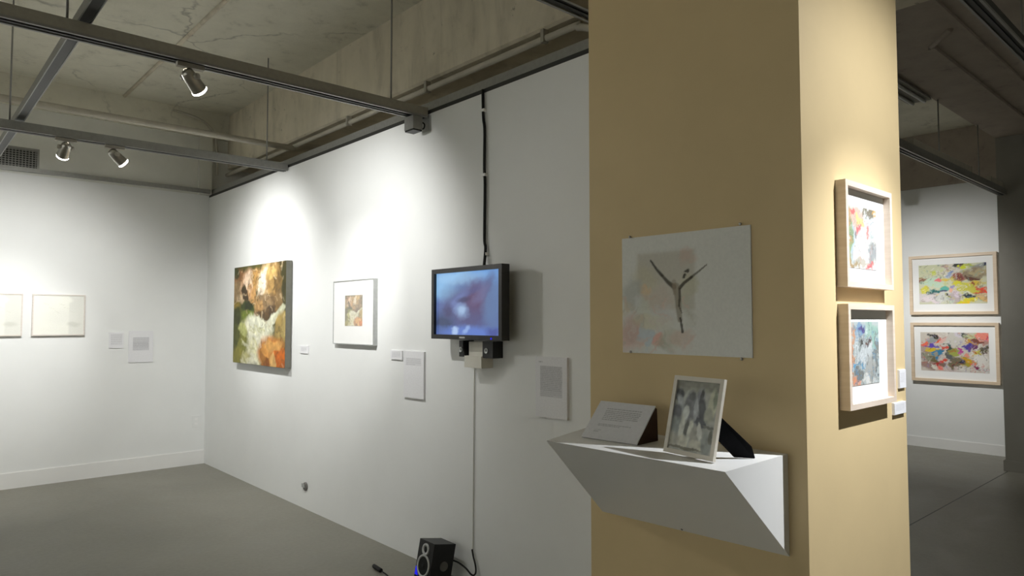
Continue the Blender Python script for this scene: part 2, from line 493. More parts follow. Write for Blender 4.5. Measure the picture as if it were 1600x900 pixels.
# ---- the waterfall painting
def falls(nx, ny, pale=False):
    c = Canvas(nx, ny, (86, 84, 44), 0.035, 3)
    B = c.blob
    B(.5, .05, .9, .14, (92, 88, 40)); B(.93, .12, .10, .35, (70, 66, 28)); B(.10, .13, .14, .14, (150, 105, 62)); B(.03, .06, .08, .08, (66, 72, 34))
    B(.08, .28, .14, .12, (168, 140, 98)); B(.13, .36, .10, .05, (205, 178, 138)); B(.05, .43, .12, .05, (150, 128, 46))
    B(.30, .19, .15, .17, (214, 172, 134), 10); B(.31, .15, .09, .11, (238, 208, 176), 15); B(.33, .27, .05, .09, (205, 160, 112))
    B(.24, .29, .05, .10, (72, 56, 34), -20); B(.40, .30, .05, .12, (196, 150, 90))
    B(.47, .12, .12, .10, (190, 146, 82)); B(.62, .17, .14, .18, (222, 190, 138), 12); B(.60, .16, .08, .12, (248, 236, 210), 20); B(.55, .26, .06, .08, (244, 226, 196), 20)
    B(.80, .17, .12, .18, (176, 140, 82), -10); B(.86, .22, .06, .14, (120, 94, 52)); B(.75, .10, .08, .05, (206, 172, 104))
    B(.70, .42, .24, .14, (112, 88, 58)); B(.62, .36, .16, .08, (150, 124, 88), 20); B(.78, .48, .14, .08, (84, 66, 44)); B(.88, .36, .08, .12, (140, 112, 70))
    B(.52, .45, .08, .14, (186, 146, 92), -15); B(.50, .52, .05, .06, (150, 110, 62)); B(.60, .50, .12, .05, (92, 72, 44))
    for k in range(60):
        u, v = c.r.random(), c.r.random() * .5
        if .12 < u < .95: c.stroke([(u, v), (u + .05 * (c.r.random() - .3), v + .05)], .008, [(60, 46, 24), (236, 214, 176), (128, 96, 50)][k % 3], .45)
    B(.28, .46, .18, .08, (62, 76, 30)); B(.33, .42, .10, .05, (44, 52, 22)); B(.16, .60, .28, .14, (96, 104, 34)); B(.30, .53, .14, .06, (120, 134, 46)); B(.06, .55, .08, .10, (66, 72, 26))
    B(.45, .74, .34, .20, (206, 204, 160)); B(.46, .70, .24, .14, (238, 236, 208)); B(.55, .60, .24, .08, (232, 232, 206), 8); B(.78, .55, .20, .05, (226, 226, 198), -28); B(.92, .47, .10, .04, (206, 208, 176), -30)
    B(.40, .88, .24, .12, (228, 224, 188)); B(.16, .78, .16, .14, (138, 138, 58)); B(.10, .92, .16, .10, (150, 144, 62)); B(.05, .70, .07, .12, (92, 96, 34)); B(.28, .93, .10, .06, (206, 198, 140)); B(.2, .66, .1, .05, (190, 192, 120), 20)
    for k in range(40):
        u, v = .1 + .5 * c.r.random(), .6 + .4 * c.r.random()
        c.stroke([(u, v), (u + .10, v + .02 + .05 * c.r.random())], .012, [(250, 248, 226), (190, 186, 120), (218, 216, 170)][k % 3], .4)
    B(.93, .66, .11, .18, (176, 150, 84), 12); B(.97, .62, .04, .14, (206, 182, 110), 10)
    B(.77, .89, .25, .17, (206, 122, 36)); B(.72, .86, .14, .10, (226, 158, 74)); B(.88, .92, .14, .12, (222, 116, 26)); B(.80, .80, .16, .05, (232, 172, 92)); B(.66, .97, .06, .07, (150, 88, 30)); B(.78, .95, .05, .09, (236, 186, 112)); B(.60, .90, .04, .08, (176, 118, 52))
    for k in range(170):
        u, v = c.r.random(), c.r.random()
        if v > .5 and u < .6: continue
        a_ = c.r.random() * 3.1; L_ = .02 + .05 * c.r.random()
        c.stroke([(u, v), (u + L_ * math.cos(a_), v + L_ * math.sin(a_))], .005 + .004 * c.r.random(), [(52, 42, 22), (236, 210, 168), (120, 84, 42), (80, 82, 36)][k % 4], .38)
    c.grain(.22, 26, 22); c.grain(.14, 60, 50)
    c.a = c.a * (0.80 if not pale else 1.0) ** 1.6
    if pale: c.a = c.a * 0.55 + np.array(lin((214, 206, 196))) * 0.40
    return c

t = thing('canvas_painting', 'large unframed painting of a waterfall between tan and orange rocks', 'painting', (XW, 6.222, 1.572), RZW)
PW, PH = 1.185, 0.914
bm = bm_new(); box(bm, -PW / 2, PW / 2, -0.0555, -0.006, -PH / 2, PH / 2); bevel(bm, .004)
ob('stretcher', bm, 'grey_edge', t)
falls(190, 150).build('painted_canvas', PW - .006, PH - .006, -0.0572, 'canvas', t)

c = falls(60, 60, True)
framed('framed_print', 'small waterfall print in wide white mat and thin silver frame', 'picture', 'right', 4.54, 1.579, 0.592, 0.472, 0.034, 0.007, 'silver', c, 0.253, 0.224, 0.012, 0.012, 0.004)

# ---- the two drawings on the back wall
def drawing(seed):
    c = Canvas(80, 60, (238, 238, 228), 0.02, seed)
    c.rect(.70, 1.0, 0, 1, (222, 222, 214), .8, .03); c.blob(.55, .12, .22, .10, (240, 240, 230)); c.blob(.5, .55, .3, .2, (230, 230, 222), 0, .5, .8)
    c.blob(.80, .74, .12, .06, (206, 206, 196), 0, .7, .8)
    for k in range(6): c.stroke([(.2 + .1 * k, .2 + .1 * (k % 3)), (.3 + .1 * k, .24 + .11 * (k % 3))], .006, (212, 212, 200), .5)
    return c
framed('framed_drawing', 'pale drawing in thin wood frame nearer the back corner', 'picture', 'back', 1.199, 1.570, 0.424, 0.388, 0.030, 0.011, 'white_wood', drawing(5), .400, .364, 0, 0, .006, 'pale drawings on the back wall')
framed('framed_drawing', 'blank looking pale drawing cut off by the photo edge', 'picture', 'back', 0.703, 1.570, 0.424, 0.388, 0.030, 0.011, 'white_wood', drawing(9), .400, .364, 0, 0, .006, 'pale drawings on the back wall')

# ---- the two deep frames on the column side
def pastel_pink(n=80):
    c = Canvas(n, n, (236, 232, 226), .10, 21); B = c.blob
    c.rect(0, 1, 0, 1, (214, 214, 208), .7, .02)
    B(.05, .55, .07, .6, (190, 160, 118)); B(.10, .45, .06, .45, (160, 178, 140), 4); B(.17, .6, .05, .4, (186, 202, 206))
    B(.30, .16, .22, .16, (236, 190, 176)); B(.20, .08, .10, .06, (236, 130, 126)); B(.40, .22, .12, .08, (246, 210, 150)); B(.36, .36, .06, .08, (232, 130, 130))
    B(.50, .62, .18, .34, (236, 234, 230)); B(.28, .46, .07, .12, (150, 148, 150)); B(.80, .30, .20, .22, (206, 210, 212)); B(.82, .70, .16, .16, (168, 172, 172)); B(.72, .06, .24, .05, (142, 136, 120)); B(.92, .08, .06, .05, (206, 170, 110))
    B(.66, .42, .04, .10, (232, 150, 144)); B(.74, .92, .12, .08, (236, 120, 124)); B(.45, .90, .3, .06, (196, 190, 178)); B(.2, .95, .2, .03, (176, 160, 128))
    for k in range(80):
        u, v = c.r.random(), c.r.random(); c.stroke([(u, v), (u + .12 * (c.r.random() - .5), v + .10)], .010, [(120, 118, 112), (240, 238, 236), (210, 150, 140), (150, 166, 150)][k % 4], .5)
    return c
def pastel_blue(n=80):
    c = Canvas(n, n, (196, 204, 202), .11, 22); B = c.blob
    B(.03, .6, .04, .6, (214, 170, 140)); B(.25, .12, .2, .12, (150, 176, 200)); B(.36, .12, .10, .05, (112, 104, 160)); B(.7, .12, .25, .14, (176, 204, 192)); B(.85, .3, .14, .2, (168, 200, 190))
    B(.45, .36, .25, .16, (170, 178, 176)); B(.35, .35, .10, .05, (92, 92, 90), 20); B(.62, .38, .10, .05, (120, 92, 84), -20); B(.5, .55, .3, .14, (206, 212, 212)); B(.2, .68, .14, .04, (108, 168, 204)); B(.45, .66, .16, .03, (120, 176, 206))
    B(.25, .84, .16, .10, (140, 144, 142)); B(.7, .78, .25, .18, (186, 188, 184)); B(.90, .55, .06, .4, (146, 150, 146)); B(.15, .96, .12, .06, (232, 164, 130)); B(.60, .96, .3, .05, (226, 226, 220))
    for k in range(110):
        u, v = c.r.random(), c.r.random(); c.stroke([(u, v), (u + .14 * (c.r.random() - .5), v + .10)], .011, [(86, 92, 94), (232, 238, 240), (126, 170, 200), (150, 150, 140)][k % 4], .55)
    return c
def deep_frame(label, z, ht, c, pz):
    c.a = c.a ** 1.12 * .82
    t = framed('shadowbox_frame', label, 'picture', 'cols', 2.176, z, 0.345, ht, 0.030, 0.016, 'maple', c, 0.205, 0.185 if pz > -.005 else .19, -0.012, pz, 0.020, 'deep wood frames on the ochre column')
    fr = [o for o in t.children if o.name.startswith('frame')][0]
    return t
deep_frame('deep pale wood frame with pink pastel abstract, the upper on the ochre column', 1.768, 0.306, pastel_pink(), -0.002)
deep_frame('deep pale wood frame with blue grey abstract, the lower on the ochre column', 1.417, 0.300, pastel_blue(), 0.006)

# ---- the two colourful works on the far wall
def far_yellow():
    c = Canvas(120, 76, (206, 206, 176), .075, 31); B = c.blob
    B(.15, .12, .2, .15, (206, 208, 172)); B(.27, .2, .05, .10, (202, 210, 90), 15); B(.5, .15, .14, .2, (214, 206, 192)); B(.40, .1, .03, .12, (190, 160, 150)); B(.47, .27, .04, .08, (96, 124, 184), 35); B(.46, .3, .07, .07, (190, 204, 214), 0, .5)
    B(.60, .06, .05, .05, (44, 46, 36)); B(.65, .08, .04, .05, (206, 214, 40)); B(.75, .05, .10, .04, (176, 184, 60)); B(.88, .08, .12, .08, (150, 154, 148)); B(.98, .05, .03, .06, (50, 52, 80))
    B(.82, .28, .18, .15, (132, 112, 84), 0, .9, .7); B(.82, .40, .12, .04, (96, 56, 36)); B(.9, .25, .12, .06, (176, 160, 120)); B(.60, .37, .12, .08, (156, 92, 76)); B(.62, .38, .06, .04, (120, 56, 50))
    B(.06, .36, .08, .05, (136, 82, 52)); B(.05, .30, .06, .03, (160, 140, 100)); B(.22, .44, .14, .10, (190, 214, 190)); B(.30, .43, .04, .05, (232, 122, 122)); B(.37, .42, .04, .04, (226, 184, 60)); B(.45, .42, .10, .05, (210, 196, 110))
    B(.62, .50, .12, .06, (214, 206, 40)); B(.86, .52, .12, .08, (214, 184, 60), 0, 1, .6); B(.82, .53, .05, .05, (150, 72, 44)); B(.90, .66, .12, .05, (206, 80, 44)); B(.97, .66, .04, .04, (232, 70, 40)); B(.74, .62, .14, .08, (196, 190, 70))
    B(.06, .65, .08, .12, (214, 206, 76)); B(.20, .68, .09, .06, (26, 106, 104)); B(.15, .70, .03, .05, (30, 60, 70)); B(.36, .60, .08, .07, (96, 176, 160)); B(.33, .66, .05, .06, (80, 88, 116), 45); B(.47, .63, .05, .07, (230, 176, 150)); B(.52, .56, .05, .06, (160, 150, 190))
    B(.15, .86, .25, .14, (214, 206, 204)); B(.22, .90, .14, .08, (226, 214, 216)); B(.30, .80, .08, .04, (214, 184, 70)); B(.40, .82, .14, .14, (206, 206, 200)); B(.42, .80, .06, .03, (60, 62, 60), 45); B(.55, .80, .10, .14, (186, 172, 172)); B(.57, .72, .05, .10, (214, 200, 210))
    B(.76, .80, .12, .05, (40, 50, 62), 28); B(.83, .85, .07, .04, (50, 66, 84), 15); B(.72, .92, .16, .06, (218, 204, 40)); B(.70, .97, .06, .03, (240, 196, 30)); B(.95, .90, .08, .08, (220, 184, 120)); B(.93, .78, .08, .05, (206, 176, 130))
    for k in range(190):
        u, v = c.r.random(), c.r.random(); c.stroke([(u, v), (u + .08 * (c.r.random() - .5), v + .08 * c.r.random())], .008, [(70, 72, 66), (236, 236, 226), (206, 204, 60), (150, 120, 100), (120, 160, 150)][k % 5], .5)
    return c
def far_red():
    c = Canvas(120, 76, (206, 198, 186), .075, 33); B = c.blob
    B(.1, .55, .12, .4, (176, 160, 150)); B(.18, .08, .09, .07, (46, 46, 38)); B(.15, .2, .07, .06, (150, 156, 156)); B(.27, .2, .04, .07, (236, 98, 50)); B(.05, .28, .05, .08, (232, 112, 84)); B(.20, .26, .04, .03, (124, 76, 172))
    B(.16, .33, .12, .03, (98, 76, 176)); B(.18, .43, .08, .06, (214, 184, 40)); B(.34, .38, .05, .05, (206, 84, 70)); B(.35, .18, .05, .10, (226, 176, 166)); B(.50, .15, .14, .2, (206, 202, 192)); B(.55, .1, .06, .1, (214, 206, 214))
    B(.27, .53, .06, .13, (60, 128, 166)); B(.13, .62, .09, .12, (150, 150, 128)); B(.20, .70, .08, .08, (110, 100, 66)); B(.41, .40, .03, .14, (52, 84, 72)); B(.46, .68, .06, .16, (96, 98, 98), -20); B(.52, .55, .06, .09, (160, 166, 80)); B(.47, .5, .04, .06, (150, 138, 66))
    B(.66, .10, .05, .07, (70, 80, 82)); B(.80, .12, .14, .10, (196, 202, 156)); B(.92, .12, .09, .12, (238, 142, 124)); B(.95, .10, .02, .03, (226, 60, 60)); B(.92, .26, .07, .06, (180, 140, 130)); B(.75, .26, .08, .06, (200, 150, 70)); B(.84, .24, .05, .06, (130, 76, 64)); B(.72, .36, .06, .09, (82, 66, 150)); B(.80, .36, .05, .05, (112, 60, 100))
    B(.60, .48, .03, .07, (186, 80, 150)); B(.95, .44, .08, .10, (92, 86, 62)); B(.97, .56, .05, .03, (80, 30, 34)); B(.84, .52, .06, .10, (206, 196, 90)); B(.83, .50, .02, .06, (170, 40, 44), -20); B(.70, .55, .03, .06, (226, 150, 130)); B(.88, .7, .14, .12, (222, 218, 210))
    B(.68, .74, .09, .14, (202, 158, 36)); B(.68, .82, .05, .06, (170, 160, 60)); B(.55, .80, .10, .12, (120, 110, 84)); B(.57, .78, .05, .06, (50, 50, 62)); B(.33, .74, .05, .05, (214, 76, 56)); B(.26, .80, .06, .05, (170, 50, 44)); B(.36, .82, .06, .06, (130, 106, 90)); B(.28, .90, .06, .05, (232, 120, 106)); B(.10, .86, .12, .12, (160, 132, 122)); B(.2, .88, .05, .05, (220, 214, 200))
    B(.81, .85, .03, .08, (130, 30, 84)); B(.75, .76, .03, .04, (230, 120, 80)); B(.92, .92, .08, .1, (214, 214, 212)); B(.5, .95, .2, .06, (200, 184, 178)); B(.7, .95, .2, .05, (210, 206, 198))
    for k in range(210):
        u, v = c.r.random(), c.r.random(); c.stroke([(u, v), (u + .06 * (c.r.random() - .5), v + .10 * c.r.random())], .008, [(60, 56, 56), (236, 232, 226), (200, 90, 70), (120, 110, 96), (150, 140, 180)][k % 5], .5)
    return c
def far_frame(label, z, ht, c, ph):
    framed('wide_frame', label, 'picture', 'far', 2.60, z, 0.905, ht, 0.042, 0.034, 'maple_warm', c, 0.70, ph, 0.0, 0.005, 0.022, 'wood frames on the far wall')
far_frame('wide wood frame with yellow and green abstract, the upper on the far wall', 1.944, 0.71, far_yellow(), 0.47)
far_frame('wide wood frame with red and purple abstract, the lower on the far wall', 1.142, 0.70, far_red(), 0.46)

# ---- unframed sheet pinned on the column front
c = Canvas(150, 124, (214, 214, 206), .055, 41); B = c.blob
c.rect(.14, .60, .15, .63, (196, 192, 178), .75, .02); c.rect(.14, .60, .15, .40, (186, 182, 168), .5, .06)
B(.55, .2, .06, .05, (206, 176, 160), 0, .45, .8); B(.22, .38, .12, .12, (198, 192, 158), 0, .45, .8); B(.20, .47, .07, .025, (222, 190, 146), 0, .65, .8); B(.2, .51, .10, .015, (206, 166, 140), 0, .55, .8)
B(.08, .52, .08, .12, (176, 178, 170), 0, .65, .8); B(.13, .58, .05, .08, (212, 212, 210), 0, .65, .8); B(.03, .60, .04, .08, (206, 186, 150), 0, .45, .8)
B(.22, .62, .12, .12, (204, 206, 190), 0, .65, .8); B(.35, .55, .10, .10, (204, 186, 170), 0, .45, .8); B(.36, .64, .08, .06, (206, 206, 202), 0, .55, .8); B(.55, .48, .06, .12, (190, 188, 154), 0, .45, .8); B(.56, .66, .06, .12, (186, 186, 170), 0, .45, .8)
B(.08, .86, .12, .14, (214, 170, 156), 0, .55, .8); B(.12, .82, .08, .12, (188, 162, 150), 0, .45, .8); B(.21, .88, .04, .12, (190, 202, 206), -12, .8); B(.30, .90, .07, .06, (224, 168, 150), 30, .7); B(.40, .88, .08, .10, (196, 194, 170), 0, .55, .8); B(.50, .90, .06, .08, (206, 176, 156), 0, .45, .8); B(.22, .75, .10, .06, (206, 198, 160), 0, .45, .8)
B(.36, .93, .05, .06, (176, 178, 160), 0, .55, .8); B(.30, .74, .1, .06, (210, 206, 188), 0, .45, .8)
for k in range(30):
    u, v = .6 * c.r.random(), .4 + .6 * c.r.random(); c.stroke([(u, v), (u + .08 * (c.r.random() - .5), v + .08)], .010, [(210, 200, 190), (188, 184, 168), (214, 190, 176)][k % 3], .45)
K = (46, 42, 32)
c.stroke([(.25, .21), (.30, .29), (.345, .345)], .007, K, .9, .013, warp=False); c.stroke([(.345, .345), (.39, .40), (.44, .445)], .010, (66, 60, 46), .9, .020, warp=False)
c.stroke([(.69, .28), (.63, .33), (.57, .375)], .005, (84, 78, 64), .8, .010, warp=False); c.stroke([(.58, .37), (.52, .415), (.485, .455)], .011, (58, 52, 40), .9, .014, warp=False)
B(.57, .315, .035, .022, (52, 48, 36), -30, .9); B(.53, .38, .02, .015, (30, 28, 22), -30, .9)
c.stroke([(.455, .44), (.47, .52), (.475, .62), (.485, .72)], .030, (138, 128, 108), .75, .018, warp=False); c.stroke([(.485, .46), (.485, .54), (.478, .60)], .009, (62, 56, 44), .8, .008, warp=False)
c.stroke([(.478, .60), (.50, .66)], .006, (84, 78, 62), .8, .004, warp=False); c.stroke([(.488, .70), (.497, .76), (.503, .815)], .007, (60, 56, 46), .9, .010, warp=False)
c.stroke([(.44, .40), (.445, .50)], .018, (146, 130, 110), .5, .012, warp=False)
t = thing('pinned_sheet', 'unframed sheet with dark Y shaped figure pinned to the ochre column', 'artwork', (XC0, 1.2245, 1.602), RZW)
bm = bm_new(); box(bm, -.230, .230, -.003, 0, -.187, .187)
ob('backing_sheet', bm, 'paper', t)
c.a = np.clip(c.a * 1.13, 0, .9)
c.build('painted_sheet', .459, .373, -.0036, 'print', t)
for k, (x, z) in enumerate(((-.195, .190), (.200, .192), (-.195, -.184), (.198, -.191))):
    bm = bm_new(); lathe(bm, [(0, .0012), (.006, .0012), (.006, .0045), (.008, .004), (.009, .001)], (x, 0, z), (0, -1, 0), 10)
    ob('pin', bm, 'chrome', t)

# ---- text panels
def text_panel(name, label, side, u, z, wd, ht, dep, block, group=None, seed=1, title=None):
    t = thing(name, label, 'label', wall_pos(side, u, z), wall_rot(side), group)
    boxob('board', (-wd / 2, wd / 2, -dep, 0, -ht / 2, ht / 2), 'paper', t)
    nx = max(30, int(wd * 330)); ny = max(24, int(ht * 330))
    c = Canvas(nx, ny, (231, 231, 233), 0, seed)
    if title: c.text(title[0], title[1], title[2], title[3], 1, (120, 120, 122), .6, 0)
    if block: c.rect(block[0], block[1], block[2], block[3], (150, 150, 154), .55 * (block[5] if len(block) > 5 else .45), .01)
    if block: c.text(block[0], block[1], block[2], block[3], block[4], (120, 120, 126), .55 * (block[5] if len(block) > 5 else .45), .06)
    c.build('printed_text', wd - .002, ht - .002, -dep - .0008, 'print', t)
    return t
text_panel('wall_label', 'small square label beside the waterfall painting', 'right', 5.376, 1.280, .150, .064, .008, (.15, .85, .2, .7, 4, .25), 'small title cards', 2)
text_panel('wall_label', 'small white label between the framed print and the tall text panel', 'right', 3.985, 1.288, .142, .062, .010, (.12, .85, .15, .75, 4, .25), 'small title cards', 3)
text_panel('information_sheet', 'tall white text panel between the framed print and the monitor', 'right', 3.772, 1.168, .232, .302, .014, (.12, .88, .14, .30, 4, .35), 'tall text panels', 4)
text_panel('information_sheet', 'tall grey text panel between the monitor and the ochre column', 'right', 2.522, 1.176, .228, .312, .014, (.16, .86, .15, .66, 17, .55), 'tall text panels', 5, (.10, .32, .07, .11))
text_panel('wall_label', 'small label beside the larger text panel near the back corner', 'back', 1.690, 1.322, .130, .156, .008, (.12, .9, .1, .8, 5, .25), 'small title cards', 6)
text_panel('information_sheet', 'square text panel with one grey paragraph near the back corner', 'back', 1.913, 1.254, .228, .318, .008, (.17, .83, .20, .62, 14, .55), 'tall text panels', 7)
text_panel('wall_label', 'upper small label beside the deep frames on the ochre column', 'cols', 2.474, 1.329, .057, .060, .006, (.12, .85, .15, .7, 5, .2), 'small title cards', 8)
text_panel('wall_label', 'lower wide label beside the deep frames on the ochre column', 'cols', 2.440, 1.237, .100, .038, .008, (.12, .85, .15, .7, 4, .2), 'small title cards', 9)

# ------------------------------------------------------------------ monitor on the partition
t = thing('wall_monitor', 'black flat screen monitor on the white wall showing a blue blurred image', 'monitor', (XW, 3.094, 1.617), RZW)
MW, MH = .640, .412
bm = bm_new(); frame_rails(bm, MW, MH, .026, .074, .130); bevel(bm, .003)
ob('bezel', bm, 'bezel', t)
bm = bm_new(); box(bm, -MW / 2 + .003, MW / 2 - .003, -.108, -.072, -MH / 2 + .003, MH / 2 - .003); bevel(bm, .008, 2)
ob('back_shell', bm, 'black', t)
boxob('mounting_arm', (-.06, .06, -.074, 0, -.06, .06), 'black', t)
c = Canvas(110, 74, (96, 118, 172), .03, 51); B = c.blob
B(.4, .10, .8, .28, (112, 158, 214), 0, 1, .9); B(.3, .10, .4, .10, (156, 200, 236), 0, .8, .9); B(.12, .30, .25, .14, (140, 188, 228), 20, .9, .9)
B(.55, .55, .42, .40, (88, 84, 122), 0, .9, .8); B(.66, .40, .18, .22, (98, 76, 108), 0, .9, .9); B(.5, .34, .3, .05, (86, 90, 136), -25, .7, .9); B(.30, .55, .08, .28, (112, 128, 180), 35, .8, .9)
B(.10, .85, .18, .22, (62, 72, 100), 0, .9, .9); B(.22, .62, .08, .10, (74, 70, 104), 0, .8, .9); B(.88, .5, .14, .4, (100, 126, 168), 0, .8, .9); B(.80, .25, .05, .20, (88, 88, 128), 20, .6, .95); B(.70, .36, .07, .16, (112, 112, 152), 30, .6, .95)
B(.42, .62, .09, .11, (140, 166, 206), 0, .8, .95); B(.42, .62, .05, .06, (168, 196, 228), 0, .7, .95); B(.45, .44, .10, .04, (70, 66, 96), -10, .8, .9); B(.5, .95, .5, .09, (98, 128, 204), 0, .8, .9); B(.32, .93, .05, .06, (180, 206, 240), 0, .8, .8); B(.50, .92, .04, .08, (150, 178, 226), 20, .8, .8); B(.88, .95, .1, .08, (70, 76, 140), 0, .8, .9)
sc_o = c.build('screen', MW - .050, MH - .050, -.112, 'screen', t)
bm = bm_new(); lathe(bm, [(0, .006), (.002, .006)], (.235, -.130, -MH / 2 + .010), (0, -1, 0), 10)
ob('power_light', bm, 'blue_led', t)
boxob('name_badge', (-.045, .005, -.1315, -.130, -MH / 2 + .007, -MH / 2 + .016), 'silver', t)

# bracket box and little speakers under the monitor
t = thing('bracket_box', 'cream plastic wall box mounted under the monitor', 'wall box', (XW, 3.075, 1.33), RZW)
bm = bm_new(); box(bm, -.062, .062, -.062, 0, -.072, .068); bevel(bm, .006, 2)
ob('body', bm, 'beige', t)
bm = bm_new(); box(bm, -.075, .078, -.085, 0, -.078, -.012); bevel(bm, .008, 2)
ob('lower_cover', bm, 'beige', t)
bm = bm_new(); tube(bm, smooth_path([(-.078, -.088, .075), (-.080, -.090, .05), (-.078, -.088, .02), (-.064, -.080, -.02)]), .004, 8)
ob('cable', bm, 'rubber', t)
def mini_speaker(label, y, wd):
    t = thing('mini_speaker', label, 'speaker', (XW, y, 1.355), RZW, 'little speakers under the monitor')
    bm = bm_new(); box(bm, -wd / 2, wd / 2, -.075, -.0005, -.045, .048); bevel(bm, .004, 2)
    ob('cabinet', bm, 'black', t)
    bm = bm_new(); lathe(bm, [(0, .016), (.003, .016), (.003, .011), (-.0, .006)], (-wd * .12, -.0755, -.005), (0, -1, 0), 16)
    ob('driver_ring', bm, 'silver', t)
mini_speaker('small black speaker under the monitor on the ochre column side', 2.955, .088)
mini_speaker('small black speaker under the monitor on the back corner side', 3.190, .044)

# ------------------------------------------------------------------ cables on the wall
def wall_cable(name, label, pts, r, mat, clips=(), group=None):
    t = thing(name, label, 'cable', (0, 0, 0), 0, group)
    bm = bm_new(); tube(bm, smooth_path(pts, 6), r, 8); ob('cable', bm, mat, t)
    for (x, y, z) in clips:
        bm = bm_new(); box(bm, x - .010, x + .012, y - .014, y + .014, z - .008, z + .008); bevel(bm, .003, 1); ob('clip', bm, 'gloss_white', t)
    return t
wall_cable('power_cable', 'black cable hanging down the white wall to the monitor top',
           [(XW - .012, 3.078, 2.865), (XW - .012, 3.072, 2.70), (XW - .012, 3.060, 2.62), (XW - .012, 3.062, 2.40), (XW - .012, 3.056, 2.30), (XW - .012, 3.060, 2.0), (XW - .014, 3.048, 1.93), (XW - .03, 3.046, 1.80)], .0085, 'rubber',
           [(XW - .012, 3.071, 2.74), (XW - .012, 3.061, 2.36), (XW - .012, 3.05, 1.90)])
wall_cable('signal_cable', 'thin pale cable from the wall box down to the floor speaker',
           [(XW - .006, 3.155, 1.26), (XW - .006, 3.160, .9), (XW - .006, 3.163, .5), (XW - .006, 3.165, .26), (XW - .008, 3.165, .20)], .003, 'white_cable')
wall_cable('speaker_lead', 'black lead looping from the floor speaker back up the wall',
           [(XW - .012, 3.166, .205), (XW - .016, 3.150, .17), (XW - .02, 3.125, .125), (XW - .022, 3.12, .09), (XW - .022, 3.135, .07), (XW - .024, 3.16, .068), (XW - .034, 3.195, .095), (XW - .050, 3.24, .118), (XW - .062, 3.275, .125), (XW - .066, 3.30, .124)], .005, 'rubber')

# ------------------------------------------------------------------ speaker on the floor
t = thing('desktop_speaker', 'black two driver desktop speaker leaning back on the floor', 'speaker', (2.3225, 3.335, 0.0), R(-92))
TILT = Matrix.Rotation(R(11), 4, 'X')
# local: x right, -y front; pivot at the back lower edge
SW, SH, SD = .150, .228, .150
piv = Matrix.Translation((0, .125, 0.0)) @ Matrix.Rotation(R(-11), 4, 'X')
def spk(name, bm, mat, parent=t):
    o = ob(name, bm, mat, parent); o.data.transform(piv); return o
bm = bm_new(); box(bm, -SW / 2, SW / 2, -SD, 0, 0, SH); bevel(bm, .006, 2)
body = spk('cabinet', bm, 'black')
bm = bm_new(); lathe(bm, [(0, .062), (.006, .062), (.008, .058), (.006, .050), (0, .049)], (.002, -SD, .092), (0, -1, 0), 32, False); spk('woofer_ring', bm, 'silver')
bm = bm_new(); lathe(bm, [(.003, .050), (.001, .030), (.001, .012), (.006, .002)], (.002, -SD, .092), (0, -1, 0), 28, False); spk('woofer_cone', bm, 'cone')
bm = bm_new(); lathe(bm, [(0, .034), (.006, .034), (.008, .030), (.006, .018), (0, .017)], (.002, -SD, .182), (0, -1, 0), 28, False); spk('tweeter_ring', bm, 'silver')
bm = bm_new(); lathe(bm, [(.001, .018), (.005, .010), (.007, .002)], (.002, -SD, .182), (0, -1, 0), 20, False); spk('tweeter_dome', bm, 'cone')
bm = bm_new(); lathe(bm, [(0, .027), (.003, .027), (.0035, .024), (.002, .008), (.004, .002)], (SW / 2, -.062, .105), (1, 0, 0), 24); spk('side_badge', bm, 'badge')
bm = bm_new(); poly_prism(bm, [(-SW / 2 + .006, .075), (-SW / 2 + .034, .030), (-SW / 2 + .006, .030)], 'y', -SD - .003, -SD + .001); spk('blue_panel', bm, 'blue_led')
bm = bm_new(); poly_prism(bm, [(-.030, 0.0), (-.022, .026), (.022, .030), (.030, 0.0)], 'y', -.012, .004)
fo = ob('front_foot', bm, 'rubber', t)

# black plug end on the floor at the frame's lower edge
t = thing('cable_plug', 'small black plug on a cable lying on the floor', 'plug', (0, 0, 0))
bm = bm_new(); tube(bm, smooth_path([(2.268, 3.800, .012), (2.262, 3.745, .013), (2.258, 3.690, .012)], 4), [.007] + [.013] * 7 + [.011], 10); ob('plug', bm, 'rubber', t)
bm = bm_new(); tube(bm, smooth_path([(2.258, 3.690, .010), (2.25, 3.60, .006), (2.20, 3.50, .005), (2.12, 3.40, .005), (2.08, 3.2, .005)], 6), .004, 8); ob('cord', bm, 'rubber', t)

# round box low on the partition, socket near the corner
t = thing('wall_jack', 'small dark round jack low on the white partition', 'socket', (XW, 5.324, .181), RZW)
bm = bm_new(); lathe(bm, [(0, .034), (.010, .034), (.014, .028), (.014, .016), (.006, .014)], (0, 0, 0), (0, -1, 0), 20); ob('housing', bm, 'badge', t)
bm = bm_new(); box(bm, -.04, .012, -.020, -.012, -.008, .022); bevel(bm, .003, 1); ob('cap', bm, 'silver', t)
t = thing('wall_outlet', 'faint white outlet plate low near the back corner', 'outlet', (2.462, YB, .45), 0)
bm = bm_new(); box(bm, -.038, .038, -.006, 0, -.06, .06); bevel(bm, .003, 2); ob('plate', bm, 'white_wall', t)
for z in (-.024, .024):
    bm = bm_new(); box(bm, -.015, .015, -.008, -.005, z - .012, z + .012); bevel(bm, .003, 1); ob('receptacle', bm, 'matboard', t)

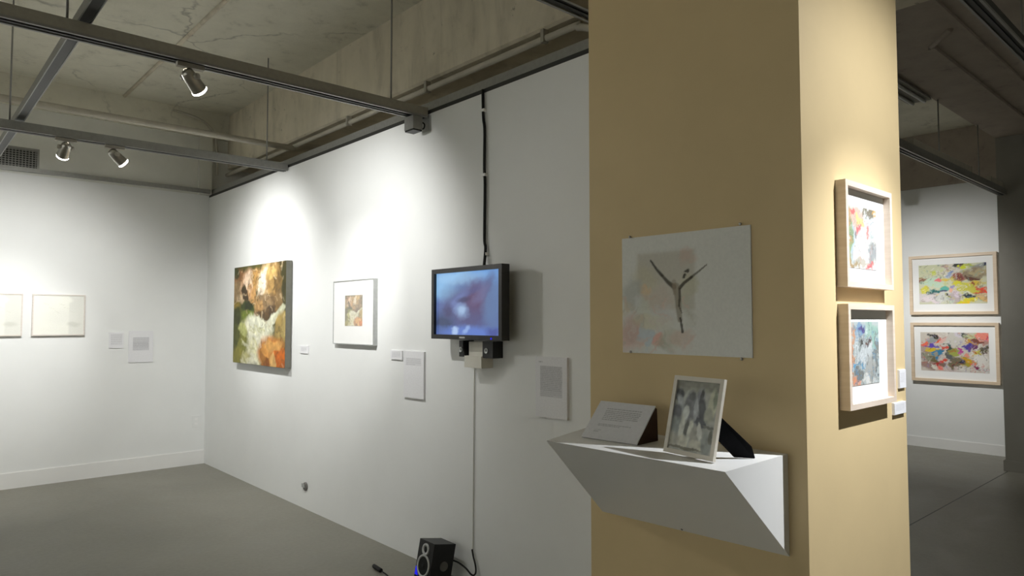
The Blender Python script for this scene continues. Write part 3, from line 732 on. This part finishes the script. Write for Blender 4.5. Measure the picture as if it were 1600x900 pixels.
# ------------------------------------------------------------------ shelf on the column and what stands on it
ZT = 1.163
SY0, SY1, SX = 0.899, 1.560, 1.478     # y range on the column, front lip x
t = thing('wedge_shelf', 'white wedge shaped shelf on the ochre column', 'shelf', (XC0, 1.23, ZT))
def loc(p): return (p[0] - XC0, p[1] - 1.23, p[2] - ZT)
yR, yL, yLb = SY0, 1.478, 1.548
bm = bm_new()
V = [bm.verts.new(loc(p)) for p in ((XC0, yR, ZT), (SX, yR - .006, ZT), (XC0, yR, .893),      # right end: top back, top front, bottom
                                    (XC0, 1.585, ZT), (SX - .012, yL, ZT), (XC0, yLb, .880))]
for f in ((0, 1, 2), (3, 5, 4), (0, 3, 4, 1), (1, 4, 5, 2), (0, 2, 5, 3)): bm.faces.new([V[k] for k in f])
bevel(bm, .0025, 1)
ob('body', bm, 'gloss_white', t)
for (y, z) in ((1.23, .888), (.929, .899)):
    bm = bm_new(); lathe(bm, [(0, .0035), (.004, .0035), (.005, .002)], loc((XC0 - .006, y, z + .007)), (-.75, 0, -.66), 10); ob('screw', bm, 'badge', t)

# folded text card: wedge block with a sloping printed face
t = thing('text_card', 'sloping white text card with brown sides on the wedge shelf', 'text card', (1.592, 1.345, ZT), RZW + R(4))
CW = .200
bm = bm_new()
poly_prism(bm, [(.003, 0), (.112, 0), (.108, .094), (.100, .098)], 'x', -CW / 2 + .001, CW / 2 - .001)
ob('block', bm, 'brown', t)
sl = thing('face', None, None); sl.parent = t
bpy.data.objects.remove(sl)
ang = math.atan2(.100, .100)
bm = bm_new(); box(bm, -CW / 2, CW / 2, -.003, 0, 0, .142)
fc = ob('face_board', bm, 'paper', t); fc.rotation_euler = (-ang, 0, 0); fc.location = (0, 0, .001)
c = Canvas(120, 86, (224, 224, 226), 0, 61)
c.text(.20, .85, .18, .52, 7, (120, 120, 122), .55, .05); c.text(.18, .85, .60, .68, 2, (120, 120, 122), .45, .2); c.text(.16, .30, .76, .84, 2, (110, 110, 112), .5, .1)
c.build('printed_text', CW - .002, .140, -.0038, 'print', fc, 0, .071)

# photograph in a stand-up frame
t = thing('photo_frame', 'cream frame with a grey photograph standing on the wedge shelf', 'picture frame', (1.560, 1.045, ZT), RZW - R(8.8))
FW_, FH_ = .170, .208
ln = bpy.data.objects.new('easel_panel', None)
bpy.data.objects.remove(ln)
LEAN = -R(13.5)
bm = bm_new(); frame_rails(bm, FW_, FH_, .012, .0, .010)
for v in bm.verts: v.co.z += FH_ / 2
fr = ob('frame', bm, 'cream_frame', t); fr.rotation_euler = (LEAN, 0, 0); fr.location.z = .0025
bm = bm_new(); box(bm, -FW_ / 2 + .004, FW_ / 2 - .004, -.004, .003, .004, FH_ - .004)
bk = ob('back_panel', bm, 'black_soft', t); bk.rotation_euler = (LEAN, 0, 0); bk.location.z = .0025
c = Canvas(90, 108, (150, 152, 146), .02, 71); B = c.blob
c.rect(0, 1, 0, .14, (118, 118, 108), .9, .03); c.rect(.06, .9, .10, .16, (140, 140, 130), .6, .03); B(.08, .22, .12, .10, (78, 80, 82)); B(.20, .34, .20, .08, (150, 154, 156), 35); B(.07, .46, .13, .12, (96, 98, 102)); B(.30, .25, .10, .12, (160, 164, 158))
B(.38, .36, .14, .22, (112, 114, 116)); B(.40, .22, .08, .06, (96, 98, 98)); B(.57, .36, .12, .26, (120, 122, 126), 8); B(.62, .20, .03, .10, (70, 72, 72), 10); B(.67, .42, .08, .22, (86, 88, 90), -12); B(.66, .58, .14, .06, (84, 86, 90), 12); B(.52, .40, .05, .16, (160, 164, 166)); B(.30, .46, .07, .10, (178, 182, 178))
B(.88, .30, .10, .20, (166, 168, 150)); B(.92, .24, .05, .12, (128, 134, 118)); B(.82, .46, .10, .10, (150, 152, 140)); B(.86, .62, .14, .02, (110, 112, 106), 6)
B(.12, .64, .14, .12, (128, 134, 132)); B(.25, .72, .06, .22, (176, 178, 170)); B(.36, .68, .05, .14, (96, 98, 94), 14); B(.30, .88, .12, .10, (170, 170, 158)); B(.45, .70, .05, .16, (180, 182, 172), 15); B(.58, .78, .12, .14, (142, 142, 134)); B(.66, .70, .05, .12, (180, 182, 176), -12); B(.62, .90, .16, .08, (164, 164, 152)); B(.84, .84, .12, .16, (126, 130, 126)); B(.92, .74, .05, .10, (100, 102, 94)); B(.10, .88, .12, .08, (156, 156, 146)); B(.36, .96, .4, .02, (110, 108, 98))
c.grain(.2, 14, 18); c.a = np.clip(c.a * 1.55, 0, .9)
c.build('photograph', FW_ - .022, FH_ - .022, -.0052, 'print', bk, 0, FH_ / 2)
# strut splayed towards the column edge
bm = bm_new()
A0, A1 = Vector((.010, .038, .145)), Vector((.052, .026, .100))
Bq = [(.012, .034, .135), (.062, .030, .112), (.098, .128, .004), (.070, .098, .0), (.040, .072, .040)]
P = [Vector(p) for p in ((.015, .030, .130), (.060, .033, .118), (.100, .118, .030), (.102, .128, .001), (.062, .098, .001), (.030, .040, .070))]
fr_ = [bm.verts.new(p) for p in P]; ba_ = [bm.verts.new(p + Vector((.0025, -.0, .003))) for p in P]
bm.faces.new(fr_); bm.faces.new(ba_[::-1])
for k in range(6): bm.faces.new((fr_[k], ba_[k], ba_[(k + 1) % 6], fr_[(k + 1) % 6]))
ob('strut', bm, 'black_soft', t)

# ------------------------------------------------------------------ lighting tracks, pipes, rods
def track(name, label, x0, x1, y0, y1, z0, z1, top_mat, rods=(), slot=True, group='ceiling lighting tracks', axis='x'):
    cx, cy = (x0 + x1) / 2, (y0 + y1) / 2
    t = thing(name, label, 'track', (cx, cy, z0), 0, group)
    L = lambda a, b, c_, d, e, f: (a - cx, b - cx, c_ - cy, d - cy, e - z0, f - z0)
    bm = bm_new(); box(bm, *L(x0, x1, y0, y1, z0 + .012, z1)); bevel(bm, .003, 1); ob('channel', bm, top_mat, t)
    if slot:
        bm = bm_new()
        if axis == 'x':
            wd = (y1 - y0)
            box(bm, *L(x0, x1, y0 + .10 * wd, y1 - .10 * wd, z0 + .006, z0 + .012))
            ob('slot', bm, 'dark_slot', t)
            for a, b in ((0, .16), (.42, .58), (.84, 1)):
                bm = bm_new(); box(bm, *L(x0, x1, y0 + a * wd, y0 + b * wd, z0, z0 + .012)); ob('track_lip', bm, 'dark_slot' if a == .42 else 'steel', t)
    for (x, y, zt) in rods:
        bm = bm_new(); tube(bm, [(x - cx, y - cy, z1 - z0 - .005), (x - cx, y - cy, zt - z0)], .0055, 8); ob('hanger_rod', bm, 'steel', t)
    return t
track('lighting_track', 'long dull steel lighting track nearest the camera, ending at the white partition', -3.5, 2.53, 3.62, 3.712, 2.818, 2.882, 'steel_brown', ((2.285, 3.668, ZC), (.565, 3.668, ZC), (-1.4, 3.668, ZC)))
track('lighting_track', 'steel lighting track carrying two spotlights before the back wall', -3.5, 2.54, 5.735, 5.820, 2.818, 2.880, 'steel', ((2.37, 5.78, ZC), (.575, 5.78, ZC)))
track('lighting_track', 'steel channel fixed along the top of the back wall', -3.5, 2.54, YB - .078, YB - .052, 2.872, 2.925, 'steel', (), False)
track('lighting_track', 'dark lighting track beside the top of the ochre column', -3.5, 2.52, 1.90, 1.985, 2.818, 2.880, 'steel', ((.56, 1.94, ZC),))
track('lighting_track', 'black lighting track crossing above the passage to the far room', 2.62, 8.4, .795, .86, 2.855, 2.90, 'dark_slot', ((4.2, .83, 3.40), (6.5, .83, 3.40)))
track('lighting_track', 'steel lighting track before the far wall, ending at the dim pillar', 3.6, 8.44, 1.845, 1.918, 2.798, 2.862, 'steel', ((6.60, 1.908, 3.40), (7.75, 1.908, 3.40)))
track('lighting_track', 'steel lighting track over the unseen half of the gallery', -3.5, 8.4, -.03, .06, 2.818, 2.880, 'steel', ((2.0, .015, ZC),))
# cross member along y, lying on the tracks
t = thing('cross_channel', 'steel cross channel running lengthwise over the lighting tracks', 'track', (.632, 1.0, 2.896))
bm = bm_new(); box(bm, -.028, -.022, -5.3, YB - 1.09, 0, .05); box(bm, -.022, .026, -5.3, YB - 1.09, .044, .05); box(bm, .022, .028, -5.3, YB - 1.09, 0, .05); ob('channel', bm, 'steel', t)
bm = bm_new(); box(bm, -.021, .021, -5.3, YB - 1.09, .002, .043); ob('shade_fill', bm, 'dark_slot', t)  # solid dark fill stands for the shade inside the open channel
bm = bm_new(); tube(bm, [(-.018, -5.3, .008), (-.018, YB - 1.09, .008)], .006, 8); ob('steel_rod', bm, 'chrome', t)

def pipe(name, label, pts, r, mat, clips=(), group=None):
    t = thing(name, label, 'pipe', pts[0], 0, group)
    o0 = Vector(pts[0])
    bm = bm_new(); tube(bm, [Vector(p) - o0 for p in pts], r, 10); ob('tube', bm, mat, t)
    for p in clips:
        bm = bm_new(); q = Vector(p) - o0; box(bm, q.x - .02, q.x + .02, q.y - .012, q.y + .012, q.z - r - .006, q.z + r + .03); ob('clip', bm, 'steel_brown', t)
    return t
pipe('ceiling_pipe', 'pale pipe crossing under the slab just past the spotlights', [(-3.5, 6.02, 3.095), (2.73, 6.02, 3.095)], .026, 'pipe')
pipe('wall_conduit', 'pale conduit running along the lower edge of the concrete beam',
     smooth_path([(2.728, YB - .02, 3.118), (2.728, 6, 3.118), (2.728, 4, 3.118), (2.728, 2.62, 3.118), (2.728, 2.50, 3.105), (2.728, 2.38, 3.06), (2.728, 2.2, 3.01), (2.728, 1.9, 3.0), (2.728, 1.0, 3.0)], 5), .020, 'pipe',
     ((2.72, 5.0, 3.118), (2.72, 3.9, 3.118), (2.72, 2.75, 3.118)))
pipe('bent_cable', 'pale cable curving down from the slab in the far left corner',
     smooth_path([(2.15, YB - .06, 3.72), (2.40, YB - .06, 3.68), (2.55, YB - .06, 3.58), (2.60, YB - .06, 3.40), (2.61, YB - .06, 3.1)], 6), .012, 'pipe')
tag(bpy.data.objects['bent_cable'], 'pale cable curving down from the slab in the back corner')

# junction box where the nearest track meets the wall
t = thing('junction_box', 'grey electrical box under the track end at the white partition', 'box', (2.45, 3.66, 2.728))
bm = bm_new(); box(bm, -.035, .035, -.045, .055, 0, .085); bevel(bm, .004, 1); ob('body', bm, 'steel', t)
boxob('base', (-.033, .033, -.043, .05, -.010, .0), 'black', t)
boxob('wall_plate', (.088, .0995, -.050, .035, .005, .105), 'silver', t)
bm = bm_new(); tube(bm, smooth_path([(.034, -.02, .06), (.06, -.03, .045), (.055, -.03, .015), (.035, -.02, .012)], 6), .005, 8); ob('cable_loop', bm, 'rubber', t)

# vent grille high on the back wall
t = thing('vent_grille', 'dark square mesh vent grille high on the back wall', 'vent', (.80, YB + .004, 3.012))
VW, VH = .385, .185
boxob('duct_shade_sheet', (-VW / 2, VW / 2, -.004, -.001, -VH / 2, VH / 2), 'dark_slot', t)  # flat dark sheet stands for the shade in the duct behind the bars
bm = bm_new(); frame_rails(bm, VW + .03, VH + .03, .018, 0, .014); ob('frame', bm, 'steel', t)
for k in range(15):
    x = -VW / 2 + VW * (k + .5) / 15
    boxob('upright_bar', (x - .003, x + .003, -.012, -.006, -VH / 2, VH / 2), 'steel', t)
for k in range(9):
    z = -VH / 2 + VH * (k + .5) / 9
    boxob('cross_bar', (-VW / 2, VW / 2, -.010, -.004, z - .003, z + .003), 'steel', t)

# strip light in the far room
t = thing('strip_light', 'unlit twin tube strip light hanging in the far room', 'lamp', (5.45, 2.0, 3.40))
bm = bm_new(); poly_prism(bm, [(-.09, -.03), (-.06, .05), (.06, .05), (.09, -.03)], 'x', -1.0, 1.0); ob('reflector', bm, M['pillar'], t)
for y in (-.045, .045):
    bm = bm_new(); tube(bm, [(-.97, y, -.045), (.97, y, -.045)], .014, 10); ob('fluorescent_tube', bm, 'tube', t)
for x in (-.7, .7):
    bm = bm_new(); tube(bm, [(x, 0, .045), (x, 0, ZC - 3.40)], .005, 8); ob('hanger_rod', bm, 'steel', t)
# pale ballast boxes lying on the far track
for (x, ln_, lab) in ((6.55, 1.5, 'long pale batten above the far lighting track behind the ochre column'), (8.15, .42, 'short pale batten above the far track end at the pillar')):
    t = thing('track_batten', lab, 'batten', (x, 1.872, 2.864), 0, 'battens on the far track')
    bm = bm_new(); box(bm, -ln_ / 2, ln_ / 2, -.018, .018, 0, .055); bevel(bm, .004, 1); ob('casing', bm, 'pipe', t)
    for s in (-1, 1): boxob('end_cap', (s * ln_ / 2 - .012, s * ln_ / 2 + .012, -.020, .020, 0, .057), 'steel_brown', t)

# ------------------------------------------------------------------ spotlights
def spotlight(label, x, y, ztrack, aim, power, cone=60, blend=1.0, spill=0.0, spill_cone=130, col=(1.0, .985, .94), drop=.100, group='track spotlights', soft=.02):
    """a track head: adapter, stem, yoke knob, tapered can, glowing lens, and the lamp itself"""
    t = thing('track_spotlight', label, 'spotlight', (x, y, ztrack), 0, group)
    boxob('adapter', (-.065, .065, -.016, .016, -.022, .0), 'steel_brown', t)
    piv_ = Vector((0, 0, -drop + .035))
    d = (Vector(aim) - (Vector((x, y, ztrack)) + piv_)).normalized()
    bm = bm_new(); tube(bm, [(0, 0, -.020), (0, 0, -.050)], .009, 10); ob('stem', bm, 'chrome', t)
    side = d.cross(Vector((0, 0, 1))).normalized()
    bm = bm_new()
    for s in (-1, 1):
        tube(bm, [Vector((0, 0, -.045)), side * (s * .040) + Vector((0, 0, -.055)), piv_ + side * (s * .040)], .005, 8)
    ob('yoke', bm, 'chrome', t)
    bm = bm_new(); lathe(bm, [(-.050, .014), (-.041, .016), (.041, .016), (.050, .014)], piv_, side, 16); ob('pivot_knob', bm, 'steel_brown', t)
    bm = bm_new(); lathe(bm, [(-.044, .010), (-.040, .022), (-.026, .031), (.018, .036), (.074, .039), (.078, .041)], piv_, d, 24, False)
    o = ob('housing', bm, 'chrome', t)
    bm = bm_new(); lathe(bm, [(-.043, .010), (-.043, .0)], piv_, d, 24, False); ob('rear_cap', bm, 'chrome', t)
    bm = bm_new(); lathe(bm, [(.077, .0405), (.089, .040), (.094, .033), (.096, .001)], piv_, d, 24, False); ob('lens', bm, 'lamp_glow', t)
    def lamp(nm, pw, cn, bl, dist=.112):
        l = bpy.data.lights.new(nm, 'SPOT'); l.energy = pw * LIGHT; l.spot_size = R(cn); l.spot_blend = bl; l.shadow_soft_size = soft; l.color = col
        lo = bpy.data.objects.new(nm, l); COL.objects.link(lo); lo.parent = t
        lo.location = piv_ + d * dist; lo.rotation_euler = d.to_track_quat('-Z', 'Y').to_euler()
    lamp('beam_lamp', power, cone, blend)
    if spill: lamp('spill_lamp', spill, spill_cone, 1.0)
    return t

COOL = (1.0, 1.0, .985)
spotlight('bright track spotlight on the nearest track, aimed at the small print', 1.10, 3.665, 2.818, (2.55, 4.60, 1.56), 90, 46, 1.0, 120, 112, COOL, soft=.012)
spotlight('track spotlight aimed at the pale drawings on the back wall', .905, 5.778, 2.818, (.74, 7.755, 1.30), 90, 46, 1.0, 130, 100, COOL)
spotlight('tilted track spotlight aimed at the waterfall painting', 1.215, 5.778, 2.818, (2.55, 6.15, 1.66), 75, 44, 1.0, 125, 106, COOL)
spotlight('track spotlight over the gallery side of the ochre column', 2.25, .015, 2.818, (2.18, .85, .72), 175, 66, 1.0, 58, 150, (.97, 1.0, 1.04), soft=.013)
spotlight('track spotlight shining past the monitor towards the ochre column', .28, 5.778, 2.818, (2.15, 1.25, 1.25), 88, 56, 1.0, 0, soft=.012)
track('lighting_track', 'steel lighting track in the far room hidden behind the ochre column', 3.4, 8.6, 2.96, 3.04, 2.835, 2.895, 'steel', ((6.0, 3.0, ZC),))
spotlight('track spotlight lighting the two framed works on the far wall', 7.45, 3.0, 2.835, (9.33, 2.72, 1.12), 80, 50, 1.0, 100, 114, COOL)
# unseen fill lamps, added to brighten both rooms by bounced light
rest = (('added unseen fill spotlight lighting the hidden stretch of the back wall', -.9, 5.778, 2.818, (-1.2, 7.755, 1.5), 80, 80),
        ('added unseen fill spotlight lighting the side wall by the back wall', -2.2, 5.778, 2.818, (-3.6, 5.4, 1.5), 62, 62),
        ('added unseen fill spotlight lighting the side wall under the nearest track', -2.2, 3.665, 2.818, (-3.6, 3.4, 1.5), 78, 78),
        ('added unseen fill spotlight lighting the middle of the side wall', -2.2, 1.94, 2.818, (-3.6, 1.6, 1.5), 78, 78),
        ('added unseen fill spotlight lighting the rear end of the side wall', -2.2, .015, 2.818, (-3.6, -.6, 1.5), 78, 78),
        ('added unseen fill spotlight lighting the back of the white partition', 4.2, 3.0, 2.835, (2.68, 3.6, 1.4), 70, 70),
        ('added unseen fill spotlight lighting the far room back wall', 6.0, 3.0, 2.835, (6.4, 7.7, 1.0), 130, 160),
        ('added unseen fill spotlight lighting the rear wall past the passage', 5.6, .015, 2.818, (5.6, -4.6, 1.0), 130, 130))
for lab, x, y, zt, aim, p1, p2 in rest:
    spotlight(lab, x, y, zt, aim, p1, 60, 1.0, p2, 130)
